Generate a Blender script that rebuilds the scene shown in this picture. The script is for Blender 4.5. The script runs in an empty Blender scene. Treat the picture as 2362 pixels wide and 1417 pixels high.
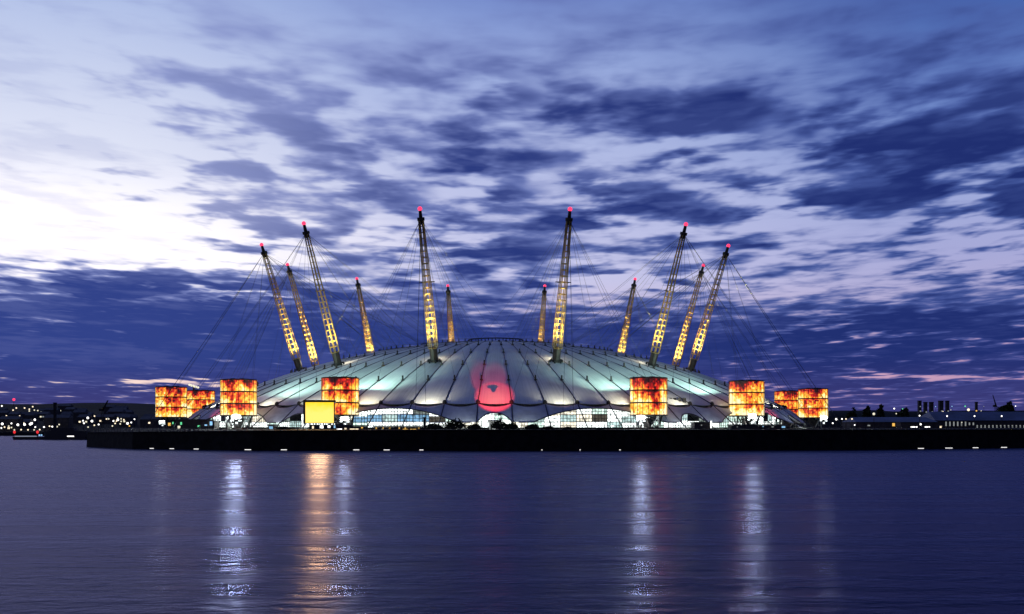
import bpy, math, random
from mathutils import Vector, Matrix
rnd = random.Random(7)
R = math.radians
sc = bpy.context.scene
COL = sc.collection

# ------------------------------------------------------------------ camera
F, PX, YH, HC = 2361.0, 1181.0, 984.0, 8.3      # focal length and horizon in photo pixels, eye height above the water
cd = bpy.data.cameras.new('camera')
cam = bpy.data.objects.new('camera', cd)
COL.objects.link(cam)
cam.location = (0, 0, HC)
cam.rotation_euler = (R(90), 0, 0)
cd.sensor_width = 36.0
cd.lens = 36.0 * F / 2362.0
cd.shift_y = (YH - 708.5) / 2362.0
cd.clip_start = 0.5
cd.clip_end = 20000
sc.camera = cam
sc.view_settings.view_transform = 'Standard'
sc.view_settings.look = 'None'
sc.view_settings.gamma = 1
sc.view_settings.use_curve_mapping = False
sc.view_settings.exposure = 0.0
sc.cycles.use_denoising = True
sc.cycles.max_bounces = 6
sc.cycles.diffuse_bounces = 2
sc.cycles.glossy_bounces = 3
sc.cycles.sample_clamp_indirect = 6.0
sc.cycles.use_light_tree = True


def lin(c):
    return tuple(((v / 255.0) / 12.92 if v <= 10.3 else ((v / 255.0 + 0.055) / 1.055) ** 2.4) for v in c)


class NT:
    """small helper for wiring nodes"""
    def __init__(s, tree):
        s.t = tree
        s.n = tree.nodes
        s.l = tree.links

    def put(s, sock, v):
        if hasattr(v, 'is_output') or isinstance(v, bpy.types.NodeSocket):
            s.l.new(v, sock)
        else:
            if sock.type == 'RGBA' and len(v) == 3:
                v = (*v, 1)
            sock.default_value = v

    def m(s, op, a, b=0.0, c=0.0, clamp=False):
        n = s.n.new('ShaderNodeMath')
        n.operation = op
        n.use_clamp = clamp
        s.put(n.inputs[0], a)
        s.put(n.inputs[1], b)
        s.put(n.inputs[2], c)
        return n.outputs[0]

    def mix(s, f, a, b):
        n = s.n.new('ShaderNodeMix')
        n.data_type = 'RGBA'
        n.clamp_factor = True
        s.put(n.inputs[0], f)
        s.put(n.inputs[6], a)
        s.put(n.inputs[7], b)
        return n.outputs[2]

    def step(s, v, lo, hi, a=0.0, b=1.0, smooth=True):
        n = s.n.new('ShaderNodeMapRange')
        n.interpolation_type = 'SMOOTHSTEP' if smooth else 'LINEAR'
        s.put(n.inputs[0], v)
        for i, x in enumerate((lo, hi, a, b)):
            n.inputs[i + 1].default_value = x
        return n.outputs[0]

    def xyz(s, x, y, z=0.0):
        n = s.n.new('ShaderNodeCombineXYZ')
        for i, v in enumerate((x, y, z)):
            s.put(n.inputs[i], v)
        return n.outputs[0]

    def noise(s, vec, scale, detail=4, rough=0.5, dist=0.0, dim='3D', out=0):
        n = s.n.new('ShaderNodeTexNoise')
        n.noise_dimensions = dim
        s.put(n.inputs['Vector'], vec)
        n.inputs['Scale'].default_value = scale
        n.inputs['Detail'].default_value = detail
        n.inputs['Roughness'].default_value = rough
        n.inputs['Distortion'].default_value = dist
        return n.outputs[out]

    def ramp(s, v, stops):
        n = s.n.new('ShaderNodeValToRGB')
        el = n.color_ramp.elements
        while len(el) < len(stops):
            el.new(0.5)
        for e, (p, c) in zip(el, stops):
            e.position = p
            e.color = (*c, 1) if len(c) == 3 else c
        s.put(n.inputs[0], v)
        return n.outputs[0]


# ------------------------------------------------------------------ world: dusk sky with long, wind-drawn clouds
world = bpy.data.worlds.new('World')
sc.world = world
world.use_nodes = True
w = NT(world.node_tree)
w.n.clear()
tc = w.n.new('ShaderNodeTexCoord')
sp = w.n.new('ShaderNodeSeparateXYZ')
w.l.new(tc.outputs['Generated'], sp.inputs[0])
dx, dy, dz = sp.outputs
az = w.m('ARCTAN2', dx, dy)                       # 0 straight ahead, negative to the left (west)
el = w.m('ARCSINE', w.m('MINIMUM', w.m('MAXIMUM', dz, -1.0), 1.0))


def azel(px, py):
    u, v = (px - PX) / F, (YH - py) / F
    a = math.atan(u)
    return a, math.atan(v * math.cos(a))


# cloud layer seen in perspective: a flat sheet overhead
hor = w.m('MAXIMUM', w.m('SQRT', w.m('ADD', w.m('MULTIPLY', dx, dx), w.m('MULTIPLY', dy, dy))), 0.02)
zz = w.m('ADD', w.m('MAXIMUM', w.m('DIVIDE', dz, hor), 0.0), 0.075)
pvec = w.xyz(w.m('MULTIPLY', w.m('DIVIDE', az, zz), 1.12), w.m('DIVIDE', 1.0, zz), 3.7)
n1 = w.noise(pvec, 3.3, 3, 0.5, 0.15)
pv2 = w.xyz(w.m('MULTIPLY', w.m('DIVIDE', az, zz), .85), w.m('DIVIDE', 1.15, zz), 9.1)
n2 = w.noise(pv2, 7.5, 3, 0.5, 0.2)
pv3 = w.xyz(w.m('MULTIPLY', az, 5.0), w.m('MULTIPLY', el, 34.0), 1.3)    # thin streaks drawn out by the wind
n3 = w.noise(pv3, 1.6, 5, 0.55, 0.3)

BL = [  # px, py, rx, ry, amount (+ cloud, - clear)
    (1520, 265, 330, 55, .26), (1700, 340, 190, 60, .22), (2060, 350, 170, 80, .30), (2350, 350, 150, 100, .32),
    (1170, 215, 70, 45, .16), (1160, 365, 160, 55, .18), (860, 445, 110, 34, .16), (1460, 485, 190, 42, .26),
    (1120, 520, 170, 55, .20), (620, 500, 260, 38, .16), (700, 640, 150, 45, .16), (150, 780, 760, 120, .52), (2150, 800, 520, 90, .26), (800, 290, 330, 150, .10), (380, 650, 240, 34, .34),
    (40, 625, 150, 16, .2), (860, 770, 620, 110, .34), (1500, 790, 480, 80, .30), (1930, 490, 130, 55, .22),
    (2200, 740, 330, 55, .26), (1160, 610, 210, 60, .22), (2150, 230, 250, 60, .10), (1840, 450, 180, 28, .2), (2290, 470, 170, 40, .2),
    (120, 520, 480, 85, -.42), (480, 590, 300, 35, -.20), (2020, 610, 330, 62, -.26), (1430, 655, 300, 24, -.32), (1260, 610, 120, 22, -.2),
    (60, 230, 430, 260, -.52), (1200, 60, 900, 110, -.05), (1900, 820, 330, 13, -.20), (500, 688, 120, 8, -.2),
    (1310, 420, 60, 40, -.18), (1650, 440, 130, 16, -.2), (1050, 440, 120, 18, -.14), (1500, 385, 150, 25, -.12), (1820, 320, 60, 50, -.14),
    (2100, 520, 220, 30, -.18), (880, 560, 120, 14, -.2), (700, 420, 180, 30, -.08),
]
acc = None
blv = w.xyz(w.m('ADD', az, w.m('MULTIPLY', w.m('SUBTRACT', n2, 0.5), 0.16)), w.m('ADD', el, w.m('MULTIPLY', w.m('SUBTRACT', n1, 0.5), 0.07)), 0.0)


def blob(px, py, rx, ry, vec=None):
    a, e = azel(px, py)
    v1 = w.n.new('ShaderNodeVectorMath')
    v1.operation = 'MULTIPLY_ADD'
    sx, sy = F / rx, F / ry
    w.l.new(vec or blv, v1.inputs[0])
    v1.inputs[1].default_value = (sx, sy, 0)
    v1.inputs[2].default_value = (-a * sx, -e * sy, 0)
    v2 = w.n.new('ShaderNodeVectorMath')
    v2.operation = 'LENGTH'
    w.l.new(v1.outputs[0], v2.inputs[0])
    return w.step(v2.outputs['Value'], 1.35, 0.0, 0.0, 1.0) if False else w.step(v2.outputs['Value'], 0.15, 1.35, 1.0, 0.0)


for (bx, by, rx, ry, am) in BL:
    b = w.m('MULTIPLY', blob(bx, by, rx, ry), am)
    acc = b if acc is None else w.m('ADD', acc, b)
# a bank of cloud along the whole horizon
hb = w.m('MULTIPLY', w.step(el, 0.035, 0.10, 1.0, 0.0), 0.34)
stv = w.xyz(w.m('ADD', az, w.m('MULTIPLY', w.m('SUBTRACT', n1, 0.5), 0.05)), w.m('ADD', el, w.m('MULTIPLY', w.m('SUBTRACT', n3, 0.5), 0.022)), 0.0)
streak_l = w.m('MULTIPLY', blob(330, 882, 235, 13, stv), -0.62)
streak_r = w.m('MULTIPLY', blob(2270, 868, 300, 9, stv), -0.6)
streak_m = w.m('MULTIPLY', blob(1720, 893, 160, 6, stv), -0.4)
low = w.m('ADD', w.m('ADD', hb, streak_l), w.m('ADD', streak_r, streak_m))
# noise sum: puffs above, streaks low down
lowf = w.step(el, 0.05, 0.14, 1.0, 0.0)
hf = w.m('ADD', w.m('MULTIPLY', w.m('SUBTRACT', n1, 0.5), 1.7), w.m('MULTIPLY', w.m('SUBTRACT', n2, 0.5), 1.1))
hf = w.m('ADD', hf, w.m('MULTIPLY', w.m('SUBTRACT', n3, 0.5), w.m('MULTIPLY_ADD', lowf, 0.65, 0.18)))
topf = w.step(el, 0.27, 0.40, 1.0, 0.35)           # the high cloud is thin and soft
dens = w.m('ADD', w.m('ADD', acc, low), w.m('MULTIPLY', w.m('ADD', hf, 0.07), topf))
leftup = w.m('MULTIPLY', w.step(az, -0.02, -0.30), w.step(el, 0.13, 0.20))      # high on the sunset side the cloud is only a veil
c1 = w.m('MULTIPLY', w.step(dens, -0.20, 0.22), w.m('MULTIPLY', w.step(el, 0.28, 0.42, 1.0, 0.75), w.m('MULTIPLY_ADD', leftup, -0.22, 1.0)))
c2 = w.m('MULTIPLY', w.step(dens, 0.04, 0.46), w.m('MULTIPLY_ADD', leftup, -0.72, 1.0))

e01 = w.m('DIVIDE', el, 0.42, clamp=True)          # 0 horizon, 1 just above the frame
gl = w.ramp(e01, [(0, lin((246, 206, 196))), (.11, lin((255, 226, 216))), (.30, lin((252, 245, 252))), (.5, lin((236, 238, 252))), (.72, lin((204, 213, 240))), (.93, lin((168, 186, 229))), (1, lin((152, 172, 222)))])
gc = w.ramp(e01, [(0, lin((214, 172, 188))), (.14, lin((222, 188, 206))), (.34, lin((200, 200, 234))), (.62, lin((180, 190, 230))), (.80, lin((154, 172, 222))), (.95, lin((118, 142, 206))), (1, lin((108, 134, 200)))])
gr = w.ramp(e01, [(0, lin((150, 125, 170))), (.13, lin((206, 162, 190))), (.27, lin((178, 172, 212))), (.36, lin((168, 170, 216))), (.5, lin((158, 170, 218))), (.66, lin((110, 136, 200))), (.85, lin((72, 104, 176))), (1, lin((50, 86, 162)))])
gap = w.mix(w.step(az, -0.40, 0.02), gl, gc)
gap = w.mix(w.step(az, 0.02, 0.44), gap, gr)
glow = blob(20, 555, 780, 165, w.xyz(az, el, 0.0))
gap = w.mix(w.m('MULTIPLY', glow, 0.95), gap, (1.15, 1.10, 1.15))
thin = w.mix(w.step(az, -0.45, 0.40), lin((134, 146, 204)), lin((74, 95, 164)))
thin = w.mix(w.step(el, 0.02, 0.15, 0.85, 0.0), thin, lin((76, 78, 146)))
thick = w.mix(w.step(az, -0.45, 0.40), lin((50, 67, 138)), lin((32, 47, 112)))
thick = w.mix(w.step(el, 0.015, 0.07, 1.0, 0.0), thick, lin((58, 58, 118)))
skyc = w.mix(c1, gap, thin)
skyc = w.mix(c2, skyc, thick)
skyc = w.mix(w.m('MULTIPLY', w.step(w.m('ADD', n3, w.m('MULTIPLY', n2, .6)), 0.74, 1.0), 0.22), skyc, thin)        # paler wisps across the cloud undersides
# away from the afterglow, behind the camera, the dusk is darker; below the horizon nearly black
back = w.step(w.m('ABSOLUTE', w.m('ADD', az, 0.3)), 0.8, 2.2)
skyc = w.mix(w.m('MULTIPLY', back, 0.8), skyc, lin((30, 36, 78)))
skyc = w.mix(w.step(el, 0.42, 1.1, 0.0, 0.85), skyc, w.mix(w.step(az, -0.6, 0.6), lin((70, 84, 150)), lin((22, 30, 72))))
skyc = w.mix(w.step(el, -0.02, 0.0, 1.0, 0.0), skyc, lin((12, 12, 24)))
bg = w.n.new('ShaderNodeBackground')
w.l.new(skyc, bg.inputs[0])
bg.inputs[1].default_value = 1.0
wo = w.n.new('ShaderNodeOutputWorld')
w.l.new(bg.outputs[0], wo.inputs[0])
world.cycles.sampling_method = 'MANUAL'
world.cycles.sample_map_resolution = 1024


# ------------------------------------------------------------------ materials
def mat(name, col, rough=0.6, metal=0.0, emit=None, strength=0.0, var=0.0, vscale=1.0, spec=0.5, bump=0.0):
    m_ = bpy.data.materials.new(name)
    m_.use_nodes = True
    t = NT(m_.node_tree)
    p = t.n['Principled BSDF']
    p.inputs['Base Color'].default_value = (*col, 1)
    p.inputs['Roughness'].default_value = rough
    p.inputs['Metallic'].default_value = metal
    p.inputs['Specular IOR Level'].default_value = spec
    if emit is not None:
        p.inputs['Emission Color'].default_value = (*emit, 1)
        p.inputs['Emission Strength'].default_value = strength
    if var or bump:
        tcn = t.n.new('ShaderNodeTexCoord')
        nz = t.noise(tcn.outputs['Object'], vscale, 5, 0.6)
        if var:
            f = t.step(nz, 0.3, 0.7)
            c = t.mix(f, tuple(v * (1 - var) for v in col), tuple(min(1, v * (1 + var)) for v in col))
            t.l.new(c, p.inputs['Base Color'])
        if bump:
            bn = t.n.new('ShaderNodeBump')
            bn.inputs['Strength'].default_value = bump
            bn.inputs['Distance'].default_value = 0.3
            t.l.new(nz, bn.inputs['Height'])
            t.l.new(bn.outputs[0], p.inputs['Normal'])
    return m_


M = {}
M['stone'] = mat('river_wall_stone', (.010, .009, .009), .95, var=.5, vscale=.4, spec=.15, bump=.5)
M['ground'] = mat('dark_ground', (.022, .02, .018), .95, var=.5, vscale=.05, spec=.1)
M['hill'] = mat('hill_ground', (.014, .016, .016), .95, var=.4, vscale=.01, spec=.05)
M['dark_steel'] = mat('dark_steel', (.03, .022, .02), .55, .3, var=.3, vscale=.5)
M['black'] = mat('black_rubberised', (.008, .008, .010), .8)
M['cable'] = mat('cable_steel', (.035, .04, .065), .6, .2)
M['seam'] = mat('seam_cable', (.02, .02, .035), .6)
M['edge'] = mat('edge_cable', (.09, .05, .12), .6)
M['mast'] = mat('mast_yellow_paint', (.24, .15, .045), .6, var=.2, vscale=.6)
M['leaf'] = mat('foliage', (.035, .045, .02), .9, var=.5, vscale=.8, spec=.1)
M['bark'] = mat('bark', (.04, .03, .02), .9)
M['wall_dark'] = mat('dark_brick', (.05, .045, .045), .9, var=.3, vscale=.3)  # dark brick, tone varied at random
M['roof_dark'] = mat('slate_roof', (.035, .04, .055), .7, var=.3, vscale=.2)
M['roof_blue'] = mat('pale_metal_roof', (.06, .07, .13), .6, var=.35, vscale=.08)
M['leg_lit'] = mat('leg_lit_pale', (.5, .52, .5), .5)  # pale tone that makes drum legs read as lit
M['red_light'] = mat('red_beacon_lens', (.3, .0, .03), .3, emit=(1, .045, .13), strength=1.6)
M['em_white'] = mat('lit_white_lens', (.8, .8, .8), .3, emit=(1, .97, .92), strength=2.6)
M['em_warm'] = mat('lit_warm_lens', (.8, .8, .7), .3, emit=(1, .82, .55), strength=1.5)
M['em_cream'] = mat('lit_cream_lens', (.8, .8, .7), .3, emit=(1, .93, .66), strength=.95)
M['em_orange'] = mat('lit_orange_lens', (.8, .5, .2), .3, emit=(1, .55, .10), strength=1.0)
M['em_green'] = mat('lit_green_lens', (.2, .8, .4), .3, emit=(.18, 1, .42), strength=.8)
M['em_blue'] = mat('lit_blue_lens', (.2, .5, .8), .3, emit=(.35, .68, 1), strength=.9)
M['em_red'] = mat('lit_red_lens', (.8, .1, .1), .3, emit=(1, .03, .03), strength=.9)
M['em_dim'] = mat('lit_dim_lens', (.5, .5, .5), .3, emit=(.75, .8, .72), strength=.30)
M['flood'] = mat('floodlight_lens', (.9, .9, .9), .3, emit=(.88, 1, .98), strength=12)
M['structure_glow'] = mat('lit_structure_glow', (.9, .9, .9), .3, emit=(.9, 1, 1), strength=1.6)
M['wall_strip'] = mat('glint_strip_glow', (.9, .9, .9), .3, emit=(1, .97, .93), strength=1.3)  # glow of the added strips standing for lamp reflections
M['hull'] = mat('black_hull_paint', (.012, .012, .016), .5)
M['deck_white'] = mat('glowing_deck_paint', (.55, .58, .68), .5, emit=(.8, .88, 1), strength=.25)  # faint glow put into the deck paint
for k_, c_, s_ in (('w', (.92, 1, .97), 2.6), ('g', (.66, .88, .78), 1.5), ('c', (1, .93, .74), 1.4), ('d', (.42, .50, .47), .42), ('k', (.2, .16, .11), .35), ('b', (.30, .62, .95), .75), ('t', (.62, .86, .84), .9)):
    m_ = bpy.data.materials.new('lit_glass_' + k_)
    m_.use_nodes = True
    t = NT(m_.node_tree)
    p = t.n['Principled BSDF']
    p.inputs['Base Color'].default_value = (.1, .12, .12, 1)
    p.inputs['Roughness'].default_value = .15
    g = t.n.new('ShaderNodeNewGeometry')
    nz = t.noise(g.outputs['Position'], .55, 3, .6)
    p.inputs['Emission Color'].default_value = (*c_, 1)
    t.l.new(t.m('MULTIPLY', t.step(nz, .32, .62, .35, 1.25), s_), p.inputs['Emission Strength'])
    M['pane_' + k_] = m_

# roof fabric: white coated glass fibre with faint strips
m_ = bpy.data.materials.new('roof_fabric')
m_.use_nodes = True
t = NT(m_.node_tree)
p = t.n['Principled BSDF']
tcn = t.n.new('ShaderNodeTexCoord')
s2 = t.n.new('ShaderNodeSeparateXYZ')
t.l.new(tcn.outputs['Object'], s2.inputs[0])
ang = t.m('ARCTAN2', s2.outputs[1], s2.outputs[0])
strip = t.noise(t.xyz(t.m('MULTIPLY', ang, 260.0), t.m('MULTIPLY', s2.outputs[0], .03), 0.0), 1.0, 2, .5)
oi = t.n.new('ShaderNodeObjectInfo')
g = t.n.new('ShaderNodeNewGeometry')
blot = t.noise(g.outputs['Position'], .09, 4, .6)
f = t.m('ADD', t.m('MULTIPLY', strip, .5), t.m('ADD', t.m('MULTIPLY', blot, .35), t.m('MULTIPLY', oi.outputs['Random'], .25)))
t.l.new(t.ramp(f, [(.25, (.30, .32, .32)), (.5, (.56, .58, .57)), (.8, (.76, .78, .77))]), p.inputs['Base Color'])
p.inputs['Roughness'].default_value = .75
p.inputs['Specular IOR Level'].default_value = .2
M['fabric'] = m_
M['skirt'] = mat('skirt_fabric', (.42, .43, .50), .8, var=.15, vscale=.2, spec=.2)

# plant drum cladding: mesh with the inner light painted as emission in flame colours
m_ = bpy.data.materials.new('painted_glow_mesh')
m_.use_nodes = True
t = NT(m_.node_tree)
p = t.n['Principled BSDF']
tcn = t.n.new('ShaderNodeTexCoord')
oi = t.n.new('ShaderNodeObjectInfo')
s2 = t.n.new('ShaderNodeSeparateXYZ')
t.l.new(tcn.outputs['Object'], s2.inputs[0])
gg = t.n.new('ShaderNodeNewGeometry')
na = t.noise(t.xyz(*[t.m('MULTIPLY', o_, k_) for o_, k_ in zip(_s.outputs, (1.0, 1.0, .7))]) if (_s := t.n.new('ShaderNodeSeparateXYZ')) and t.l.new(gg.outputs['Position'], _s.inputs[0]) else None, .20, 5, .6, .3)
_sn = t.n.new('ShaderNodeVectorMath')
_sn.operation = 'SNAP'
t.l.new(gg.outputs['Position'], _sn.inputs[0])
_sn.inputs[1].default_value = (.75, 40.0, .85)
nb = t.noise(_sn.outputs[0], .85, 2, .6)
tier = t.m('FRACT', t.m('DIVIDE', s2.outputs[2], 5.55))      # glow painted brighter low in each tier
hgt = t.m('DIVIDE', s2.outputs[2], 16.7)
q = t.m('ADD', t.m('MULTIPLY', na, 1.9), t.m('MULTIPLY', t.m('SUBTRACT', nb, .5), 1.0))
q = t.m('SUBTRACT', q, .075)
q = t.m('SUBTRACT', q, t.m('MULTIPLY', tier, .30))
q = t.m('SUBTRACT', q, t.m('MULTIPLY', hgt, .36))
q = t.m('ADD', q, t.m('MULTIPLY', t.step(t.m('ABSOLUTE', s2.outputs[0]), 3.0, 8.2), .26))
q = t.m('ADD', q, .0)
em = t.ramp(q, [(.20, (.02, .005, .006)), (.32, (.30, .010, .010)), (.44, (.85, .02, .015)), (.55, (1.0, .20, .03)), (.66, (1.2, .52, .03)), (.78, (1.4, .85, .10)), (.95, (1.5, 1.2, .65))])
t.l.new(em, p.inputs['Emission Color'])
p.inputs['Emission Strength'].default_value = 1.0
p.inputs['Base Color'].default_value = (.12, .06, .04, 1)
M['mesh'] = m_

# lit yellow screen
m_ = bpy.data.materials.new('lit_yellow_screen')
m_.use_nodes = True
t = NT(m_.node_tree)
p = t.n['Principled BSDF']
tcn = t.n.new('ShaderNodeTexCoord')
s2 = t.n.new('ShaderNodeSeparateXYZ')
t.l.new(tcn.outputs['Object'], s2.inputs[0])
nz = t.noise(tcn.outputs['Object'], .5, 4, .6)
f = t.m('ADD', t.m('MULTIPLY', s2.outputs[2], -.11), t.m('ADD', t.m('MULTIPLY', nz, .8), .55))
t.l.new(t.ramp(f, [(0.1, (1.0, .58, .006)), (.5, (1.0, .66, .018)), (.95, (1.0, .76, .16))]), p.inputs['Emission Color'])
p.inputs['Emission Strength'].default_value = 1.25
p.inputs['Base Color'].default_value = (.3, .25, .05, 1)
M['screen'] = m_

# water
m_ = bpy.data.materials.new('river_water')
m_.use_nodes = True
t = NT(m_.node_tree)
p = t.n['Principled BSDF']
g = t.n.new('ShaderNodeNewGeometry')
s2 = t.n.new('ShaderNodeSeparateXYZ')
t.l.new(g.outputs['Position'], s2.inputs[0])
X_, Y_ = s2.outputs[0], s2.outputs[1]
h1 = t.noise(t.xyz(t.m('MULTIPLY', X_, .55), t.m('MULTIPLY', Y_, 1.0), 0.0), 1.1, 4, .6, .4)
h2 = t.noise(t.xyz(t.m('MULTIPLY', X_, .18), t.m('MULTIPLY', Y_, .6), 2.0), .5, 3, .5, .2)
h3 = t.noise(t.xyz(t.m('MULTIPLY', X_, .012), t.m('MULTIPLY', Y_, .14), 5.0), 1.0, 4, .6)
hh = t.m('ADD', t.m('MULTIPLY', h1, .46), t.m('ADD', t.m('MULTIPLY', h2, .42), t.m('MULTIPLY', h3, .8)))
bn = t.n.new('ShaderNodeBump')
bn.inputs['Strength'].default_value = 1.0
bn.inputs['Distance'].default_value = .34
t.l.new(hh, bn.inputs['Height'])
ro = t.step(h3, .35, .65, .23, .31)
fr = t.n.new('ShaderNodeFresnel')
fr.inputs['IOR'].default_value = 1.33
t.l.new(bn.outputs[0], fr.inputs['Normal'])
gb = t.n.new('ShaderNodeBsdfGlossy')
gb.inputs['Color'].default_value = (.68, .67, 1.0, 1)
t.l.new(ro, gb.inputs['Roughness'])
t.l.new(bn.outputs[0], gb.inputs['Normal'])
db = t.n.new('ShaderNodeBsdfDiffuse')
db.inputs['Color'].default_value = (.006, .007, .022, 1)
mx = t.n.new('ShaderNodeMixShader')
t.l.new(t.m('MULTIPLY', fr.outputs[0], .38), mx.inputs[0])
t.l.new(db.outputs[0], mx.inputs[1])
t.l.new(gb.outputs[0], mx.inputs[2])
t.l.new(mx.outputs[0], t.n['Material Output'].inputs['Surface'])
t.n.remove(p)
M['water'] = m_


# ------------------------------------------------------------------ mesh helpers
class MB:
    def __init__(s):
        s.v, s.f = [], []

    def box(s, c, d, rz=0.0):
        cx, cy, cz = c
        hx, hy, hz = d[0] / 2, d[1] / 2, d[2] / 2
        k = len(s.v)
        ca, sa = math.cos(rz), math.sin(rz)
        for z in (-hz, hz):
            for x, y in ((-hx, -hy), (hx, -hy), (hx, hy), (-hx, hy)):
                s.v.append((cx + x * ca - y * sa, cy + x * sa + y * ca, cz + z))
        s.f += [tuple(k + i for i in q) for q in ((0, 3, 2, 1), (4, 5, 6, 7), (0, 1, 5, 4), (1, 2, 6, 5), (2, 3, 7, 6), (3, 0, 4, 7))]
        return s

    def tube(s, a, b, r0, r1=None, n=6, cap=True):
        a, b = Vector(a), Vector(b)
        r1 = r0 if r1 is None else r1
        d = (b - a).normalized()
        u = d.cross(Vector((0, 0, 1)))
        if u.length < 1e-3:
            u = Vector((1, 0, 0))
        u.normalize()
        v = d.cross(u)
        k = len(s.v)
        for pt, r in ((a, r0), (b, r1)):
            for i in range(n):
                t_ = 2 * math.pi * i / n
                s.v.append(tuple(pt + (u * math.cos(t_) + v * math.sin(t_)) * r))
        for i in range(n):
            j = (i + 1) % n
            s.f.append((k + i, k + j, k + n + j, k + n + i))
        if cap:
            s.f.append(tuple(k + i for i in reversed(range(n))))
            s.f.append(tuple(k + n + i for i in range(n)))
        return s

    def path(s, pts, r, n=5):
        for a, b in zip(pts[:-1], pts[1:]):
            s.tube(a, b, r, r, n)
        return s

    def grid(s, rows):
        k = len(s.v)
        m_ = len(rows[0])
        for r_ in rows:
            s.v += [tuple(q) for q in r_]
        for i in range(len(rows) - 1):
            for j in range(m_ - 1):
                a = k + i * m_ + j
                s.f.append((a, a + 1, a + m_ + 1, a + m_))
        return s

    def ball(s, c, r, nu=8, nv=5, sz=1.0):
        k = len(s.v)
        for i in range(nv + 1):
            ph = math.pi * i / nv
            for j in range(nu):
                th = 2 * math.pi * j / nu
                s.v.append((c[0] + r * math.sin(ph) * math.cos(th), c[1] + r * math.sin(ph) * math.sin(th), c[2] + r * sz * math.cos(ph)))
        for i in range(nv):
            for j in range(nu):
                a, b = k + i * nu + j, k + i * nu + (j + 1) % nu
                s.f.append((a, a + nu, b + nu, b))
        return s

    def mesh(s, name, m_, smooth=False):
        me = bpy.data.meshes.new(name)
        me.from_pydata(s.v, [], s.f)
        me.materials.append(M[m_] if isinstance(m_, str) else m_)
        if smooth:
            me.polygons.foreach_set('use_smooth', [True] * len(me.polygons))
        me.update()
        return me

    def obj(s, name, m_, parent=None, smooth=False, loc=None):
        return link(name, s.mesh(name, m_, smooth), parent, loc)


def link(name, me, parent=None, loc=None, rot=None):
    o = bpy.data.objects.new(name, me)
    COL.objects.link(o)
    if parent:
        o.parent = parent
    if loc is not None:
        o.location = loc
    if rot is not None:
        o.rotation_euler = rot
    return o


def thing(name, label, cat, loc=(0, 0, 0), rz=0.0, group=None):
    o = bpy.data.objects.new(name, None)
    COL.objects.link(o)
    o.location = loc
    o.rotation_euler = (0, 0, rz)
    tag(o, label, cat, group)
    return o


def tag(o, label, cat, group=None):
    o['label'] = label
    o['category'] = cat
    if group:
        o['group'] = group
    return o


def copy_tree(o, parent=None):
    c = o.copy()
    COL.objects.link(c)
    c.parent = parent
    for ch in [x for x in o.children]:
        copy_tree(ch, c)
    return c


def W(px, py, d):
    return Vector(((px - PX) / F * d, d, HC + (YH - py) / F * d))


def lamp(name, kind, loc, energy, col, aim=None, parent=None, size=60, blend=.6, rad=.3, linear=False):
    L = bpy.data.lights.new(name, kind)
    L.energy = energy
    L.color = col
    L.shadow_soft_size = rad
    if kind == 'SPOT':
        L.spot_size = R(size)
        L.spot_blend = blend
    if linear:
        L.use_nodes = True
        t_ = NT(L.node_tree)
        lf = t_.n.new('ShaderNodeLightFalloff')
        lf.inputs['Strength'].default_value = linear
        e_ = t_.n['Emission']
        t_.l.new(lf.outputs['Linear'], e_.inputs['Strength'])
    o = bpy.data.objects.new(name, L)
    COL.objects.link(o)
    if parent:
        o.parent = parent
    o.location = loc
    if aim is not None:
        d = Vector(aim) - Vector(loc)
        o.rotation_euler = d.to_track_quat('-Z', 'Y').to_euler()
    return o


# ------------------------------------------------------------------ the setting: water, ground, river wall, hills
GZ = 7.2                                        # peninsula ground level above the river
b = MB()
b.grid([[(-9000, -300, 0), (9000, -300, 0)], [(-9000, 12000, 0), (9000, 12000, 0)]])
o = b.obj('water', 'water')
o['kind'] = 'structure'

edge = [(-280, 720, 6.6), (-225, 590, 6.2), (-173, 417, 6.0), (-140, 378, 6.3), (-89, 352, 6.9), (-20, 348, 7.2), (60, 350, 7.2), (120, 360, 7.2), (205, 400, 7.2), (330, 450, 7.2), (700, 560, 7.2)]
# shore-side outline of the peninsula with a slightly irregular masonry face
b = MB()
pts = []
for (p0, p1) in zip(edge[:-1], edge[1:]):
    n = max(2, int(math.hypot(p1[0] - p0[0], p1[1] - p0[1]) / 8))
    for i in range(n):
        s_ = i / n
        pts.append([p0[k] + (p1[k] - p0[k]) * s_ for k in range(3)])
pts.append(list(edge[-1]))
rows = []
for zf in (-.6, .0, .35, .7, .94, .945, 1.0, 1.0):
    row = []
    for q in pts:
        z = q[2] * zf if zf > 0 else zf * 2
        off = (1 - max(zf, 0)) * .9 + (.35 if zf in (.945, 1.0) else 0) + rnd.uniform(-.08, .08)
        row.append((q[0], q[1] - off, z))
    rows.append(row)
rows[-1] = [(q[0], q[1] + 1.2, q[2]) for q in pts]
b.grid(rows)
o = b.obj('river_wall', 'stone')
o['kind'] = 'structure'
cx, cy = 60.0, 900.0
b = MB()
r0 = [(q[0], q[1] + .6, q[2] - .02) for q in pts]
r1 = [(q[0] * .97 + .03 * cx, q[1] * .97 + .03 * cy, GZ) for q in pts]
r2 = [(q[0] * .5 + .5 * cx, q[1] * .5 + .5 * cy, GZ) for q in pts]
r3 = [((q[0] - cx) * .15 + cx, cy + 10, GZ) for q in pts]
b.grid([r0, r1, r2, r3])
o = b.obj('ground', 'ground')
o['kind'] = 'structure'
b = MB()                                        # land behind the dome and off to the right
b.grid([[(-280, 720, GZ - .6), (700, 560, GZ - .03), (4000, 1500, GZ)], [(-420, 1500, GZ - .5), (900, 1500, GZ), (4000, 1700, GZ)], [(-400, 4000, 20), (900, 4000, 40), (5000, 4000, 45)]])
o = b.obj('terrain', 'ground')
o['kind'] = 'structure'


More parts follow.
